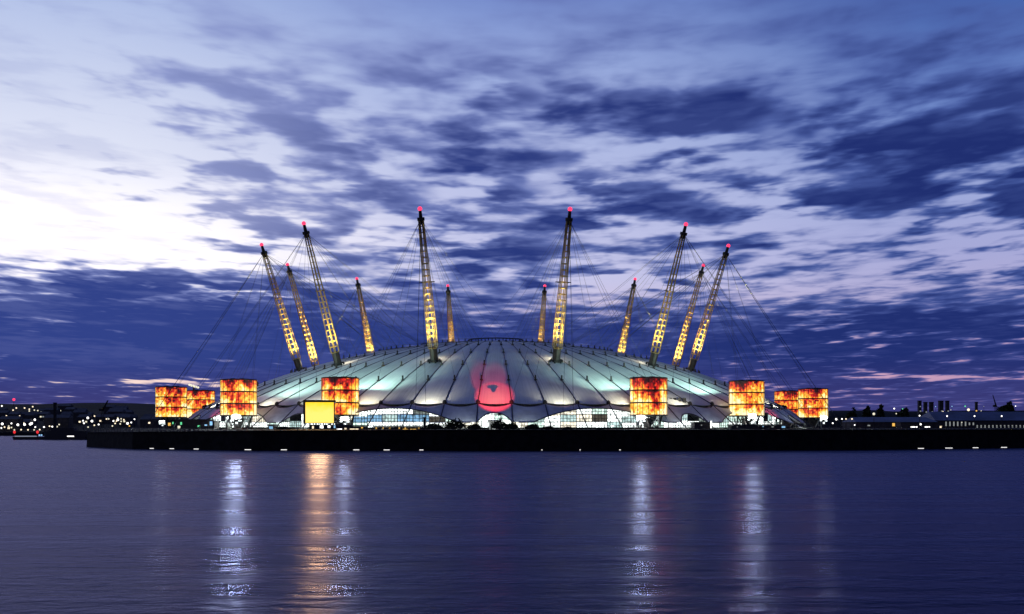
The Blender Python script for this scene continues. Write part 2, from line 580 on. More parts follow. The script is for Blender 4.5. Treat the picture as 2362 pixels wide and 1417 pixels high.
def hill_left(x, y):                            # terrain height of the far shore on the left
    s_ = max(0.0, y - 905)
    z = 3.0 + s_ * .040
    z *= 1.0 + .05 * math.sin(x * .013) + .04 * math.sin(y * .02 + x * .004)
    if y > 2050:
        z += 8 * math.sin((x + 1700) * .0032) * min(1, (y - 2050) / 500)
    return z


b = MB()
rows = []
for y in [903, 905, 915, 940, 1000, 1080, 1180, 1300, 1450, 1600, 1800, 2000, 2150, 2250, 2350, 2500, 2800]:
    row = []
    for i in range(60):
        x = -3200 + i * 50
        z = hill_left(x, y) if y < 2300 else hill_left(x, 2250) - (y - 2250) * .05
        fall = min(1.0, max(0.0, (-(x / y) - .16) / .19))       # the ridge drops towards the dome
        z = 3 + (z - 3) * (.30 + .70 * fall ** .8)
        if y == 903:
            z = -1
        row.append((x, y, z))
    rows.append(row)
b.grid(rows)
o = b.obj('hills', 'hill', smooth=True)
o['kind'] = 'structure'
b = MB()                                        # low wooded rise behind the right-hand works
rows = []
for y, zz_ in ((1380, 5), (1420, 16), (1480, 25), (1600, 26), (1750, 8)):
    rows.append([(80 + i * 28, y + 14 * math.sin(i * 1.7), zz_ * (1 + .06 * math.sin(i * .9) + .05 * math.sin(i * 2.3 + y)) + (0 if zz_ < 10 else 5)) for i in range(60)])
b.grid(rows)
o = b.obj('wooded_hill', 'hill', smooth=True)
o['kind'] = 'structure'

# ------------------------------------------------------------------ the dome
DX, DY, PHI = -10.0, 633.0, .013
CZ = 60.0
KR = .00137
NODE_R = 173.0


def Hs(r):
    return CZ - KR * r * r


dome = thing('dome', 'huge shallow white fabric dome, floodlit, on the far river bank', 'dome', (DX, DY, GZ), -math.pi / 2 + PHI)
# dome frame: local +x points from the centre towards the camera, angle 0 = front


def P(r, a, z):                                  # polar point in the dome's frame, z absolute
    return (r * math.cos(R(a)), r * math.sin(R(a)), z - GZ)


b = MB()
rows = []
for i in range(19):
    r = 17.5 + (NODE_R - 17.5) * i / 18
    row = []
    for j in range(9):
        s_ = j / 8 * 2 - 1
        wid = r * R(5)
        bulge = .045 * wid * (1 - s_ * s_)
        rr = r + (1.2 * (1 - s_ * s_) if i == 18 else 0)
        row.append(P(rr, s_ * 2.5, Hs(r) + bulge - (1.35 * (1 - s_ * s_) if i == 18 else 0)))
    rows.append(row)
b.grid([list(reversed(r_)) for r_ in rows])
pm = b.mesh('roof_panel', 'fabric', True)
for k in range(72):
    link('roof_panel', pm, dome, rot=(0, 0, R(5 * k)))
sm = MB().path([P(r, 2.5, Hs(r) + .22) for r in (17, 45, 72, 98, 124, 147.5)], .20, 5).path([P(147.5, 2.5, Hs(147.5) + .22), P(160, 2.5, Hs(160) + .25), P(NODE_R, 2.5, Hs(NODE_R) + .2)], .26, 5).mesh('radial_cable', 'seam')
for k in range(72):
    link('radial_cable', sm, dome, rot=(0, 0, R(5 * k)))
tm = MB().tube(P(NODE_R, 2.5, Hs(NODE_R)), P(189.5, 2.5, GZ), .28).mesh('tie_down_cable', 'seam')
for k in range(72):
    link('tie_down_cable', tm, dome, rot=(0, 0, R(5 * k)))
nm = MB().ball(P(NODE_R, 2.5, Hs(NODE_R) + .1), 1.05, 8, 5, 1.2).box(P(NODE_R, 2.5, Hs(NODE_R) - 1.0), (1.1, 1.1, 1.6)).mesh('cable_node', 'black')
for k in range(72):
    link('cable_node', nm, dome, rot=(0, 0, R(5 * k)))
em_ = MB().path([P(NODE_R + 1.3 * (1 - s_ * s_), 2.5 * s_, Hs(NODE_R) - .5 - 1.5 * (1 - s_ * s_)) for s_ in (-1, -.66, -.33, 0, .33, .66, 1)], .30, 5).mesh('edge_cable', 'edge')
for k in range(72):
    link('edge_cable', em_, dome, rot=(0, 0, R(5 * k)))
ring = 0
cnt = 0
for r, h_, w_, dark in ((147.5, 2.9, .62, 'black'), (124.0, 2.7, .60, 'dark_steel'), (98.0, 2.5, .5, 'black'), (71.8, 2.3, .5, 'black'), (46.0, 2.0, .45, 'black')):
    me = MB().box(P(r, 2.5, Hs(r) + h_ / 2 - .3), (w_, w_, h_)).box(P(r, 2.5, Hs(r) + .35), (1.3, 1.3, .5)).mesh('roof_strut', dark)
    rest = MB()
    for k in range(72):
        if cnt < 300 and (abs(((k * 5 + 2.5 + 180) % 360) - 180) < 140 or r < 100):
            link('roof_strut', me, dome, rot=(0, 0, R(5 * k)))
            cnt += 1
        else:
            rest.box(P(r, 2.5 + 5 * k, Hs(r) + h_ / 2 - .3), (w_, w_, h_), R(5 * k + 2.5))
    if rest.v:
        o = rest.obj('far_roof_strut', dark, dome)
        o['kind'] = 'stuff'
# hoop cable on the struts of the inner rings
for r in (71.8, 46.0):
    MB().path([P(r, 2.5 + 5 * i, Hs(r) + 1.9) for i in range(73)], .07, 4).obj('hoop_cable', 'cable', dome)
b = MB()
b.path([P(17, i * 7.5, Hs(17) + 1.9) for i in range(49)], .38, 6)
for i in range(24):
    b.box(P(17, i * 15, Hs(17) + .9), (.5, .5, 2.2))
b.obj('central_ring', 'black', dome)
MB().grid([[P(17.5 * s_, a, Hs(17) + (1 - s_) * .8) for a in range(0, 361, 15)] for s_ in (1, .66, .33, .01)]).obj('centre_cap', 'fabric', dome)


def zlow(a):                                     # lower edge of the skirt: wide arches between narrow ones
    d = abs(((a - 15 + 15) % 30) - 15)
    z = GZ + 3.0
    if d < 11.8:
        z = max(z, GZ + 9.4 * (1 - (d / 11.8) ** 2.1))
    d = abs(((a + 15) % 30) - 15)
    if d < 2.5:
        z = max(z, GZ + 7.2 * (1 - (d / 2.6) ** 2.4) ** .6)
    return z


ztop = Hs(NODE_R)


def skirt_pt(a, z):
    t_ = (ztop - z) / (ztop - GZ)
    s_ = ((a + 2.5) % 5) / 2.5 - 1
    return P(NODE_R + 1.0 * (1 - s_ * s_) * (1 - t_) + 16.5 * t_, a, z)


for k in range(72):
    rows = []
    for j in range(13):
        a = 5 * k - 2.5 + j * 5 / 12
        zl = zlow(a)
        s_ = j / 6 - 1
        zt = ztop - .45 - 1.5 * (1 - s_ * s_)
        rows.append([skirt_pt(a, zt + (min(zl, zt - .05) - zt) * q / 5) for q in range(6)])
    MB().grid(rows).obj('skirt_panel', 'skirt', dome, smooth=True)
for c0, hw, nm_ in [(15 + 30 * i, 11.7, 24) for i in range(12)] + [(30 * i, 2.45, 8) for i in range(12)]:
    MB().path([skirt_pt(c0 + hw * (2 * i / nm_ - 1), zlow(c0 + hw * (2 * i / nm_ - 1)) - .1) for i in range(nm_ + 1)], .26, 5).obj('arch_edge', 'seam', dome)

# lit glass wall under the skirt: twelve bays, each with its panes
GR = 171.5
kinds = 'wwwwwwggcctdtk'
pane_meshes = {}
for bay in range(12):
    cen = bay * 30 + 15
    cc = ((cen + 180) % 360) - 180
    front = abs(cc) < 100
    gw = MB()
    for i in range(13):                          # main posts and the rails
        a = cen - 15 + i * 2.5
        zt = zlow(a) + .9
        gw.box(P(GR + .25, a, (GZ + zt) / 2), (.22, .22, zt - GZ), R(a))
    for zi in range(1, 7):
        z = GZ + zi * 1.6
        seg = []
        for i in range(61):
            a = cen - 15 + i * .5
            if zlow(a) + .5 > z:
                seg.append(P(GR + .22, a, z))
            else:
                if len(seg) > 1:
                    gw.path(seg, .12, 4)
                seg = []
        if len(seg) > 1:
            gw.path(seg, .12, 4)
    for i in range(61):
        a = cen - 15 + i * .5
        if i % 5 and rnd.random() < .85:
            zt = zlow(a) + .5
            gw.box(P(GR + .2, a, (GZ + zt) / 2), (.2, .2, zt - GZ), R(a))
    g_ = gw.obj('glass_wall', 'wall_dark', dome)
    if not front:
        continue
    for i in range(12):
        a = cen - 15 + i * 2.5
        ztp = max(zlow(a), zlow(a + 1.25), zlow(a + 2.5)) + .7
        n = max(1, round((ztp - GZ) / 3.3))
        for q in range(n):
            z0, z1 = GZ + (ztp - GZ) * q / n, GZ + (ztp - GZ) * (q + 1) / n
            kd = rnd.choice(kinds)
            if q == 0 and rnd.random() < .5:
                kd = 'w'
            if abs(cc + 15) < 1 and 3 <= i <= 7 and q == 1:
                kd = 'b' if rnd.random() < .6 else 't'
            me = MB()
            a0, a1 = a + .06, a + 2.44
            lo, hi = z0 + .1, z1 - .1
            me.grid([[P(GR, a0, lo), P(GR, (a0 + a1) / 2, lo), P(GR, a1, lo)], [P(GR, a0, hi), P(GR, (a0 + a1) / 2, hi), P(GR, a1, hi)]])
            me.grid([[P(GR - .1, a0, lo), P(GR - .1, a1, lo)], [P(GR - .1, a0, hi), P(GR - .1, a1, hi)]])
            me.obj('pane', 'pane_' + kd, g_)
MB().path([P(190, i * 5, GZ + .3) for i in range(73)], .45, 4).obj('ground_ring_beam', 'stone', dome)
# four dark vents on the right-hand skirt
for px in (1546, 1556, 1567, 1578):
    pw = W(px, 926, 489)
    loc = Matrix.Rotation(math.pi / 2 - PHI, 3, 'Z') @ (pw - Vector((DX, DY, GZ)))
    MB().box((0, 0, 0), (1.5, 1.3, 2.9), .4).box((.9, 0, 1.5), (.4, 1.5, .2), .4).obj('vent', 'black', dome, loc=loc)


def DW(r, a, z):                                 # dome polar to world (a in degrees, positive to the right)
    t_ = R(a) + PHI
    return Vector((DX + r * math.sin(t_), DY - r * math.cos(t_), z))


# ------------------------------------------------------------------ masts
RB, RT = 118.8, 140.8
ZB, ZT = Hs(118.8) + .3, 113.9
mast_dir = Vector((RT - RB, 0, ZT - ZB)).normalized()
LEN = (Vector((RT - RB, 0, ZT - ZB))).length
U = Vector((0, 1, 0))
V_ = mast_dir.cross(U)


def mp(t_, rad, th):                             # point on the mast: distance along the axis, radius, angle
    return mast_dir * t_ + (U * math.cos(th) + V_ * math.sin(th)) * rad


def prof(s_):                                    # half-width along the mast
    return 2.25 + .35 * math.sin(min(1, s_ / .35) * math.pi / 2) if s_ < .2 else 2.6 - (s_ - .2) * 1.85


mast = thing('lattice_mast', '', 'mast')
T0 = .095 * LEN
TE = .93 * LEN
MB().tube(mp(-1.5, 0, 0), mp(T0, 0, 0), 2.0, 2.15, 10).obj('base_column', 'dark_steel', mast)
b = MB()
for th in range(6):
    a = th * math.pi / 3
    q = mp(1.2, 3.2, a)
    b.tube(mp(1.2, 1.7, a), q, .35, .3).tube(q, q - Vector((0, 0, 1.9)), .4, .55)
b.tube(mp(.9, 0, 0), mp(1.4, 0, 0), 2.9, 2.9, 12)
b.obj('base_bracket', 'black', mast)
for th in range(6):
    a = th * math.pi / 3 + math.pi / 6
    MB().path([mp(T0 + (TE - T0) * i / 8, prof((T0 + (TE - T0) * i / 8) / LEN) * 1.0, a) for i in range(9)], .25, 6).obj('chord', 'mast', mast)
NR = 21
for i in range(NR + 1):
    s_ = (T0 + (TE - T0) * i / NR)
    MB().path([mp(s_, prof(s_ / LEN) * .93, math.pi / 6 + j * math.pi / 3) for j in range(7)], .23 if i < 15 else .17, 5).obj('ring_brace', 'mast', mast)
MB().tube(mp(.90 * LEN, 0, 0), mp(.992 * LEN, 0, 0), 1.15, .75, 8).tube(mp(.925 * LEN, 0, 0), mp(.945 * LEN, 0, 0), 1.9, 1.9, 8).obj('mast_head', 'black', mast)
b = MB()
s_ = .53 * LEN
b.box(mp(s_, 0, 0) + Vector((0, 3.2, .2)), (.9, 1.6, .35)).box(mp(s_, 0, 0) + Vector((0, -3.2, .2)), (.9, 1.6, .35)).box(mp(s_, 0, 0), (.5, 5.8, .35))
b.obj('maintenance_platform', 'dark_steel', mast)
MB().tube(mp(.985 * LEN, 0, 0), mp(.998 * LEN, 0, 0), .5).obj('beacon_bracket', 'black', mast)
MB().ball(mp(1.0 * LEN, 0, 0), 1.12, 10, 6).obj('beacon', 'red_light', mast, smooth=True)
tipl = mp(.935 * LEN, 0, 0)


def rel(r, a, z):                                # dome polar to mast frame (mast base at radius RB, angle 0)
    return Vector((r * math.cos(R(a)) - RB, r * math.sin(R(a)), z - ZB))


stays = [(147.5, 7.5), (147.5, -7.5), (NODE_R, 12.5), (NODE_R, -12.5), (98, 7.5), (98, -7.5), (98, 17.5), (98, -17.5), (71.8, 7.5), (71.8, -7.5), (71.8, 22.5), (71.8, -22.5), (46, 2.5), (46, -2.5)]
for r, a in stays:
    q = rel(r, a, Hs(r) + 2)
    mid = (tipl + q) / 2 - Vector((0, 0, 1.3))
    MB().path([tipl, mid, q], .06, 4).obj('stay_cable', 'cable', mast)
for a in (-5, -4, 4, 5):
    q = rel(205, a * 1.4, GZ)
    MB().path([tipl, (tipl + q) / 2 - Vector((0, 0, .8)), q], .075, 4).obj('stay_cable', 'cable', mast)
# lamps on the base column washing the lattice with yellow light
for k in range(3):
    q = mp(T0 + .3, 1.3, k * 2.1)
    MB().box(q, (.7, .7, .5)).obj('floodlight', 'black', mast)
lamp('mast_lamp', 'SPOT', mp(T0 + .3, 0, 0), 4.6e4, (1.0, .84, .26), aim=mp(LEN * .8, 0, 0), parent=mast, size=64, blend=.8, rad=.9, linear=1.0)
lamp('mast_lamp', 'SPOT', mp(T0 + 18, 0, 0), 2.5e3, (1.0, .74, .30), aim=mp(LEN * .8, 0, 0), parent=mast, size=40, blend=.8, rad=.7, linear=1.0)
lamp('mast_base_lamp', 'POINT', mp(1.5, 5.0, math.pi / 2) + Vector((0, 0, 3.0)), 1500, (1.0, .86, .58), parent=mast, rad=.5)
LM = {-15: 'tall lattice mast left of the red projected poppy, nearest on the left side', 15: 'tall lattice mast right of the red projected poppy, nearest on the right side',
      -45: 'lattice mast leaning left above the leftmost glowing drum in front of the roof', 45: 'lattice mast leaning right, above and right of the drum beside the four vents',
      -75: 'outermost lattice mast on the left, with stays running down to the left', 75: 'outermost lattice mast on the right, with stays running down to the right',
      -105: 'smaller lattice mast between the two big leaning masts on the left', 105: 'smaller lattice mast between the two big leaning masts on the right',
      -135: 'small distant mast rising behind the left half of the roof, leaning left', 135: 'small distant mast rising behind the right half of the roof, leaning right',
      -165: 'smallest distant mast just right of the tall left front mast', 165: 'smallest distant mast just left of the tall right front mast'}
first = True
for a, lb in LM.items():
    o = mast if first else copy_tree(mast)
    first = False
    t_ = R(a) + PHI
    o.location = DW(RB, a, ZB)
    o.rotation_euler = (0, 0, t_ - math.pi / 2)
    tag(o, lb, 'mast', 'lattice masts carrying the dome roof')

# ------------------------------------------------------------------ plant drums round the dome
DR, DH = 8.35, 16.9
drum = thing('plant_drum', '', 'drum')
pmesh = []
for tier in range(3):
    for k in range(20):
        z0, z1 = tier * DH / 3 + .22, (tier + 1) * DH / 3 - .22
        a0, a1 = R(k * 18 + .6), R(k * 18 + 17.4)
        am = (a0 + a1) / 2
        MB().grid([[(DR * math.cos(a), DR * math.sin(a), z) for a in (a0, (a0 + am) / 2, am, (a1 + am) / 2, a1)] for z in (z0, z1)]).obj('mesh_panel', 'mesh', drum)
for tier in range(4):
    b = MB()
    b.path([((DR + .05) * math.cos(R(a)), (DR + .05) * math.sin(R(a)), tier * DH / 3) for a in range(0, 361, 12)], .32, 5)
    b.obj('ring_beam', 'dark_steel', drum)
b = MB()
for k in range(60):
    a = R(k * 6)
    if k % 3 == 0:
        b.tube(((DR + .1) * math.cos(a), (DR + .1) * math.sin(a), 0), ((DR + .1) * math.cos(a), (DR + .1) * math.sin(a), DH), .10, .10, 4)
o = b.obj('mullion', 'dark_steel', drum)
b = MB()
b.grid([[(rr * math.cos(R(a)), rr * math.sin(R(a)), DH - .3) for a in range(0, 361, 20)] for rr in (DR, .02)])
for k in range(5):
    b.box((3.5 * math.cos(k * 1.3), 3.5 * math.sin(k * 1.3), DH + .1), (2.0, 1.6, 1.2), k)
b.obj('roof_plant', 'black', drum)
b = MB()
b.grid([[(rr * math.cos(R(a)), rr * math.sin(R(a)), .1) for a in range(0, 361, 20)] for rr in (.02, DR)])
b.obj('floor_plate', 'black', drum)
LEGH = 6.2
for k in range(6):
    a = k * math.pi / 3 + .2
    x, y = 6.4 * math.cos(a), 6.4 * math.sin(a)
    x2, y2 = 4.8 * math.cos(a + .55), 4.8 * math.sin(a + .55)
    MB().tube((x, y, 0), (x2, y2, -LEGH), .38, .38, 6).tube((x, y, 0), (4.8 * math.cos(a - .55), 4.8 * math.sin(a - .55), -LEGH), .30, .30, 6).obj('leg', 'leg_lit' if k % 2 else 'dark_steel', drum)  # alternate legs coloured pale, as if lit
b = MB()
b.box((0, 0, -LEGH / 2 - .6), (4.6, 4.6, LEGH - 1.2))
b.obj('core', 'wall_dark', drum)
drums = [(395, 902, 575, 'glowing orange drum at the far left, outermost beside the town lights'), (463, 909, 634, 'orange drum partly hidden behind the sloping left edge of the roof'),
         (550.5, 880, 486, 'largest looking orange drum on the left edge of the dome, two dark bands'), (785, 872, 467, 'dark red and orange drum behind the yellow screen'),
         (1496, 872, 467, 'orange drum with a red heart immediately left of four dark vents'), (1722, 879, 500, 'bright orange drum at the right edge of the roof with one clear dark band'),
         (1818, 907, 645, 'orange drum at the right, half hidden by the roof edge and another drum'), (1875.5, 898, 604, 'rightmost orange drum, standing beside the dark low works')]
drum_xy = []
for i, (px, pt, d, lb) in enumerate(drums):
    o = drum if i == 0 else copy_tree(drum)
    c = W(px, 958, d)
    o.location = (c.x, c.y, GZ + LEGH)
    o.rotation_euler = (0, 0, -math.atan2(c.x, c.y) + (0, .3, .1, 2.0, 3.3, 4.0, 5.1, 1.2)[i] * 0.0)
    tag(o, lb, 'drum', 'glowing plant drums round the dome')
    drum_xy.append((c.x, c.y))
    if i in (2, 3, 4, 5):
        lamp('leg_lamp', 'POINT', (c.x - 3, c.y - 10.5, GZ + 1.0), 2500, (.9, 1, .97), rad=.4)
        lamp('added_red_glint', 'SPOT', (c.x + (4 if i != 5 else -4), c.y - 10, GZ + 4), (4e3, 1.5e3, 5e3, 5e3)[i - 2], (1, .05, .10), aim=(c.x * .5, c.y - 150, 0), size=90, rad=4.5)  # added lamp for the drums' red reflections on the water

# big white floodlights by the drums, facing the river: they make the long streaks on the water
fl = thing('floodlight', '', 'floodlight')
MB().tube((0, 0, 0), (0, 0, 6.2), .14, .11).obj('pole', 'dark_steel', fl)
MB().box((0, .25, 6.9), (3.0, .5, 2.3)).obj('housing', 'black', fl)
for lx, lz in ((-1.1, 7.5), (0, 7.6), (1.1, 7.45), (-1.15, 6.3), (0, 6.2), (1.15, 6.35)):
    MB().ball((lx, -.25, lz), .62, 8, 5, .85).obj('lens', 'flood', fl)
MB().box((-1.4, .1, 5.0), (.9, .3, .8)).box((1.3, .1, 4.7), (1.1, .3, .6)).box((.1, .1, 3.4), (.8, .3, 1.2)).obj('lit_structure', 'structure_glow', fl)  # glowing boxes stand for structure lit white below the lamps
first = True
for px, py, d, sc_, lb in ((374, 973, 470, .75, 'white floodlight under the outermost left orange drum'), (545, 962, 462, 1.25, 'glaring white floodlight in front of the left edge drum'),
                           (795, 966, 440, 1.1, 'white floodlight just right of the yellow screen'), (1478, 963, 445, 1.1, 'white floodlight under the drum with the red heart'),
                           (1735, 960, 470, 1.1, 'white floodlight under the drum at the right edge of the roof'), (1900, 963, 560, 1.05, 'white floodlight right of the rightmost orange drum')):
    o = fl if first else copy_tree(fl)
    first = False
    c = W(px, py, d)
    o.scale = (sc_, sc_, (c.z - GZ) / 6.9)
    o.location = (c.x, c.y, GZ)
    tag(o, lb, 'floodlight', 'white floodlights facing the river')
    lamp('river_flood', 'SPOT', (c.x, c.y - 1.6, c.z), 1.9e4 * (.14 if px < 400 else .25 if px > 1850 else 1.5 if 700 < px < 900 else 1.1 if px > 1000 else 2.6), (.80, .97, 1.0), aim=(c.x * .5, c.y - 150, 0), size=100, blend=.5, rad=2.4)

# ------------------------------------------------------------------ light on the dome roof
for i in (2, 3, 4, 5):
    x, y = drum_xy[i]
    lamp('roof_flood', 'SPOT', (x * .97, y - 1, GZ + LEGH + DH + 3), (1.2e5, 1.2e5, 1.2e5, 1.2e5)[i - 2], (.60, 1.0, .84), aim=(DX + (x - DX) * .30, DY - 40, 54), size=100, blend=.9, rad=1.0)
for a in range(-60, 61, 10):
    if a == 0:
        continue
    q = DW(181, a, ztop + 2.0)
    lamp('rim_lamp', 'SPOT', q, 1.5e4, (1.0, .93, .70), aim=DW(150, a, Hs(150) + 1.0), size=120, blend=1.0, rad=.6)
for a in (-52, -44, 44, 52):
    q = DW(186, a, GZ + 9)
    lamp('red_wash', 'SPOT', q, 3.5e3, (1.0, .10, .14), aim=DW(172, a, ztop - 2), size=120, blend=1.0, rad=.6)
# lamps added for interior light spilling out at the foot of the skirt
for a in (-33, -27, -4, 4, 27, 33, -57, 57):
    lamp('skirt_spill_lamp', 'POINT', DW(191.8, a, GZ + .9), 4200, (.85, 1, .95), rad=.4)

# projector on the bank throwing a red poppy on the roof
pj = Vector((W(1152, 0, 362).x, 362.0, GZ + 5.6))
tgt = Vector((DX - 1.0, DY - 163, 26.0))
pl = lamp('poppy_projector_beam', 'SPOT', pj, 1.0, (1, 1, 1), aim=tgt, size=60, blend=0.05, rad=.02)
pl.data.energy = 1.7e6
pq = (tgt - pj).to_track_quat('-Z', 'Y')


def roof_hit(px, py):                            # camera ray against the roof or the skirt
    d = W(px, py, 1.0) - Vector((0, 0, HC))
    o_ = Vector((0, 0, HC))
    s_ = 380.0
    while s_ < 800:
        q = o_ + d * s_
        r = math.hypot(q.x - DX, q.y - DY)
        zs = Hs(r) + .4 if r < NODE_R else ztop - (r - NODE_R) * (ztop - GZ) / 16.5
        if q.z < zs:
            return q
        s_ += .25
    return q


def pj_uv(px, py):
    v = pq.inverted() @ (roof_hit(px, py) - pj)
    return v.x / -v.z, v.y / -v.z


pl.data.use_nodes = True
t = NT(pl.data.node_tree)
tcn = t.n.new('ShaderNodeTexCoord')
s2 = t.n.new('ShaderNodeSeparateXYZ')
t.l.new(tcn.outputs['Normal'], s2.inputs[0])
lz = t.m('ABSOLUTE', s2.outputs[2])
u_, v_ = t.m('DIVIDE', s2.outputs[0], lz), t.m('DIVIDE', s2.outputs[1], lz)
wob = t.noise(t.xyz(u_, v_, 0.0), 34.0, 3, .5)
uw = t.m('ADD', u_, t.m('MULTIPLY', t.m('SUBTRACT', wob, .5), .006))
vw = t.m('ADD', v_, t.m('MULTIPLY', t.m('SUBTRACT', wob, .5), -.005))


def ell(px, py, rx, ry, soft=.12):
    cu, cv = pj_uv(px, py)
    ru = abs(pj_uv(px + rx, py)[0] - pj_uv(px - rx, py)[0]) / 2
    v1, v0 = pj_uv(px, py - ry)[1], pj_uv(px, py + ry)[1]
    cv = (v1 + v0) / 2
    rv = abs(v1 - v0) / 2
    a = t.m('DIVIDE', t.m('SUBTRACT', uw, cu), ru)
    b_ = t.m('DIVIDE', t.m('SUBTRACT', vw, cv), rv)
    l_ = t.m('SQRT', t.m('ADD', t.m('MULTIPLY', a, a), t.m('MULTIPLY', b_, b_)))
    return t.step(l_, 1 - soft, 1 + soft, 1.0, 0.0)


e1 = ell(1141, 914, 44, 35, .13)
e2 = ell(1113, 872, 27, 38, .2)
e2b = ell(1142, 868, 26, 32, .2)
e4 = ell(1136, 892, 13, 5, .2)
e5 = ell(1138, 897, 6, 8, .2)
hot = ell(1141, 918, 34, 20, .8)
up = t.m('MULTIPLY', t.m('MAXIMUM', e2, e2b), .42)
base = t.m('MAXIMUM', e1, up)
hole = t.m('SUBTRACT', 1.0, t.m('MAXIMUM', e4, e5), clamp=True)
base = t.m('MULTIPLY', base, hole)
colr = t.mix(hot, (1.0, .012, .03), (1.0, .14, .10))
t.l.new(colr, t.n['Emission'].inputs[0])
t.l.new(base, t.n['Emission'].inputs[1])
pt_ = thing('projector', 'dark projector box on tall legs beside the pointed bush on the bank', 'projector', (pj.x, pj.y - .6, GZ))
MB().box((0, 0, 5.3), (1.0, 1.0, .8)).obj('housing', 'black', pt_)
for sx in (-.35, .35):
    MB().tube((sx, 0, 5.0), (sx * 2.6, 0, 0), .09).obj('leg', 'black', pt_)

# ------------------------------------------------------------------ yellow screen
c = W(737.5, 952, 398)
ys = thing('screen', 'bright yellow lit screen in front of a dark orange drum', 'screen', (c.x, c.y, GZ))
zc = c.z - GZ
MB().grid([[(-5.5, 0, -4.0), (5.5, 0, -4.0)], [(-5.5, 0, 4.0), (5.5, 0, 4.0)]]).obj('screen_face', 'screen', ys, loc=(0, -.32, zc))
MB().box((0, .1, zc), (11.6, .6, 8.5)).box((0, 0, zc + 4.5), (12.4, .9, .7)).box((-6.1, 0, zc), (.5, .8, 9.4)).obj('screen_frame', 'black', ys)
for sx in (-4, -1.4, 1.4, 4):
    MB().box((sx, .3, (zc - 4) / 2), (.35, .35, zc - 4)).obj('leg', 'black', ys)
lamp('screen_glow', 'SPOT', c + Vector((0, -1.2, 0)), 4.2e4, (1, .56, .20), aim=c + Vector((0, -10, -3)), size=150, rad=3.6)

# ------------------------------------------------------------------ small things on the bank


def bank_y(x):
    for (p0, p1) in zip(edge[2:-1], edge[3:]):
        if p0[0] <= x <= p1[0]:
            s_ = (x - p0[0]) / (p1[0] - p0[0])
            return p0[1] + (p1[1] - p0[1]) * s_, p0[2] + (p1[2] - p0[2]) * s_
    return 400, 7.2


fence = thing('fence', 'low dark railing along the top of the river wall', 'fence', (0, 0, 0))
pm_ = MB().box((0, 0, .6), (.16, .16, 1.2)).mesh('post', 'dark_steel')
xs = []
x = -172.0
line = []
while x < 200:
    y, z = bank_y(x)
    link('post', pm_, fence, (x, y + 2.2, z - .02))
    line.append((x, y + 2.2, z))
    x += 2.0 if abs(x) < 500 else 3
for hz in (.55, 1.15):
    MB().path([(q[0], q[1], q[2] + hz) for q in line], .05, 4).obj('rail', 'dark_steel', fence)


def foliage(mb, c, rx, ry, rz, n, leaf=.5):
    for i in range(n):
        while True:
            q = Vector((rnd.uniform(-1, 1), rnd.uniform(-1, 1), rnd.uniform(-.5, 1)))
            if q.length < 1 and q.length > .25:
                break
        k_ = .8 + .25 * math.sin(q.x * 5 + c[0]) * math.cos(q.y * 4 + c[1])
        pz = Vector((c[0] + q.x * rx * k_, c[1] + q.y * ry * k_, c[2] + q.z * rz * k_))
        u = Vector((rnd.gauss(0, 1), rnd.gauss(0, 1), rnd.gauss(0, 1))).normalized()
        v = u.cross(Vector((rnd.gauss(0, 1), rnd.gauss(0, 1), rnd.gauss(0, 1)))).normalized()
        s_ = leaf * rnd.uniform(.6, 1.4)
        k = len(mb.v)
        mb.v += [tuple(pz - u * s_), tuple(pz + v * s_ * .6), tuple(pz + u * s_), tuple(pz - v * s_ * .6)]
        mb.f.append((k, k + 1, k + 2, k + 3))


def bush(px, top, wpx, d, label, cat='bush', group='dark bushes on the bank', n=420):
    c = W(px, top, d)
    hgt_ = c.z - GZ
    wd = wpx / F * d / 2
    r_ = thing('bush' if hgt_ < 6 else 'tree', label, cat, (c.x, c.y, GZ), group=group)
    s_ = MB()
    for k in range(4):
        a = k * 1.6
        s_.tube((0, 0, 0), (math.cos(a) * wd * .5, math.sin(a) * wd * .4, hgt_ * .6), .14, .05, 5)
    s_.obj('stem' if hgt_ < 6 else 'trunk', 'bark', r_)
    f_ = MB()
    foliage(f_, (0, 0, hgt_ * .45), wd, wd * .8, hgt_ * .62, n, max(.35, hgt_ * .09))
    foliage(f_, (wd * .35, 0, hgt_ * .3), wd * .75, wd * .6, hgt_ * .45, n // 2, .4)
    foliage(f_, (-wd * .4, 0, hgt_ * .28), wd * .7, wd * .6, hgt_ * .42, n // 2, .4)
    f_.obj('foliage' if hgt_ < 6 else 'crown', 'leaf', r_)
    return r_


bush(1049, 965, 58, 374, 'broad dark bush on the bank left of the small central arch')
bush(1152, 966, 40, 370, 'dark pointed bush on the bank below the red poppy')
bush(1182, 974, 30, 370, 'low dark bush just right of the pointed bush')
bush(1002, 976, 44, 380, 'low dark bush left of the broad bush on the bank')
bush(1095, 978, 36, 372, 'low dark bush between the broad bush and the pointed bush')
bush(1265, 983, 30, 378, 'low dark shrub in front of the left end of the right arch')
bush(1310, 985, 26, 374, 'low dark shrub in front of the right wide arch', n=250)
bush(1228, 978, 34, 376, 'dark rounded shrub right of centre between the two arches')
bush(1390, 987, 24, 374, 'small dark shrub below the middle of the right arch', n=220)
bush(655, 984, 36, 372, 'low dark shrub left of the yellow screen', n=260)

post = thing('post', 'short dark post with a cap in front of the left wide arch', 'post', (W(979, 0, 380).x, 380, GZ))
MB().box((0, 0, 2.2), (.7, .7, 4.4)).obj('shaft', 'black', post)
MB().box((0, 0, 4.3), (1.0, 1.0, .5)).obj('cap', 'black', post)


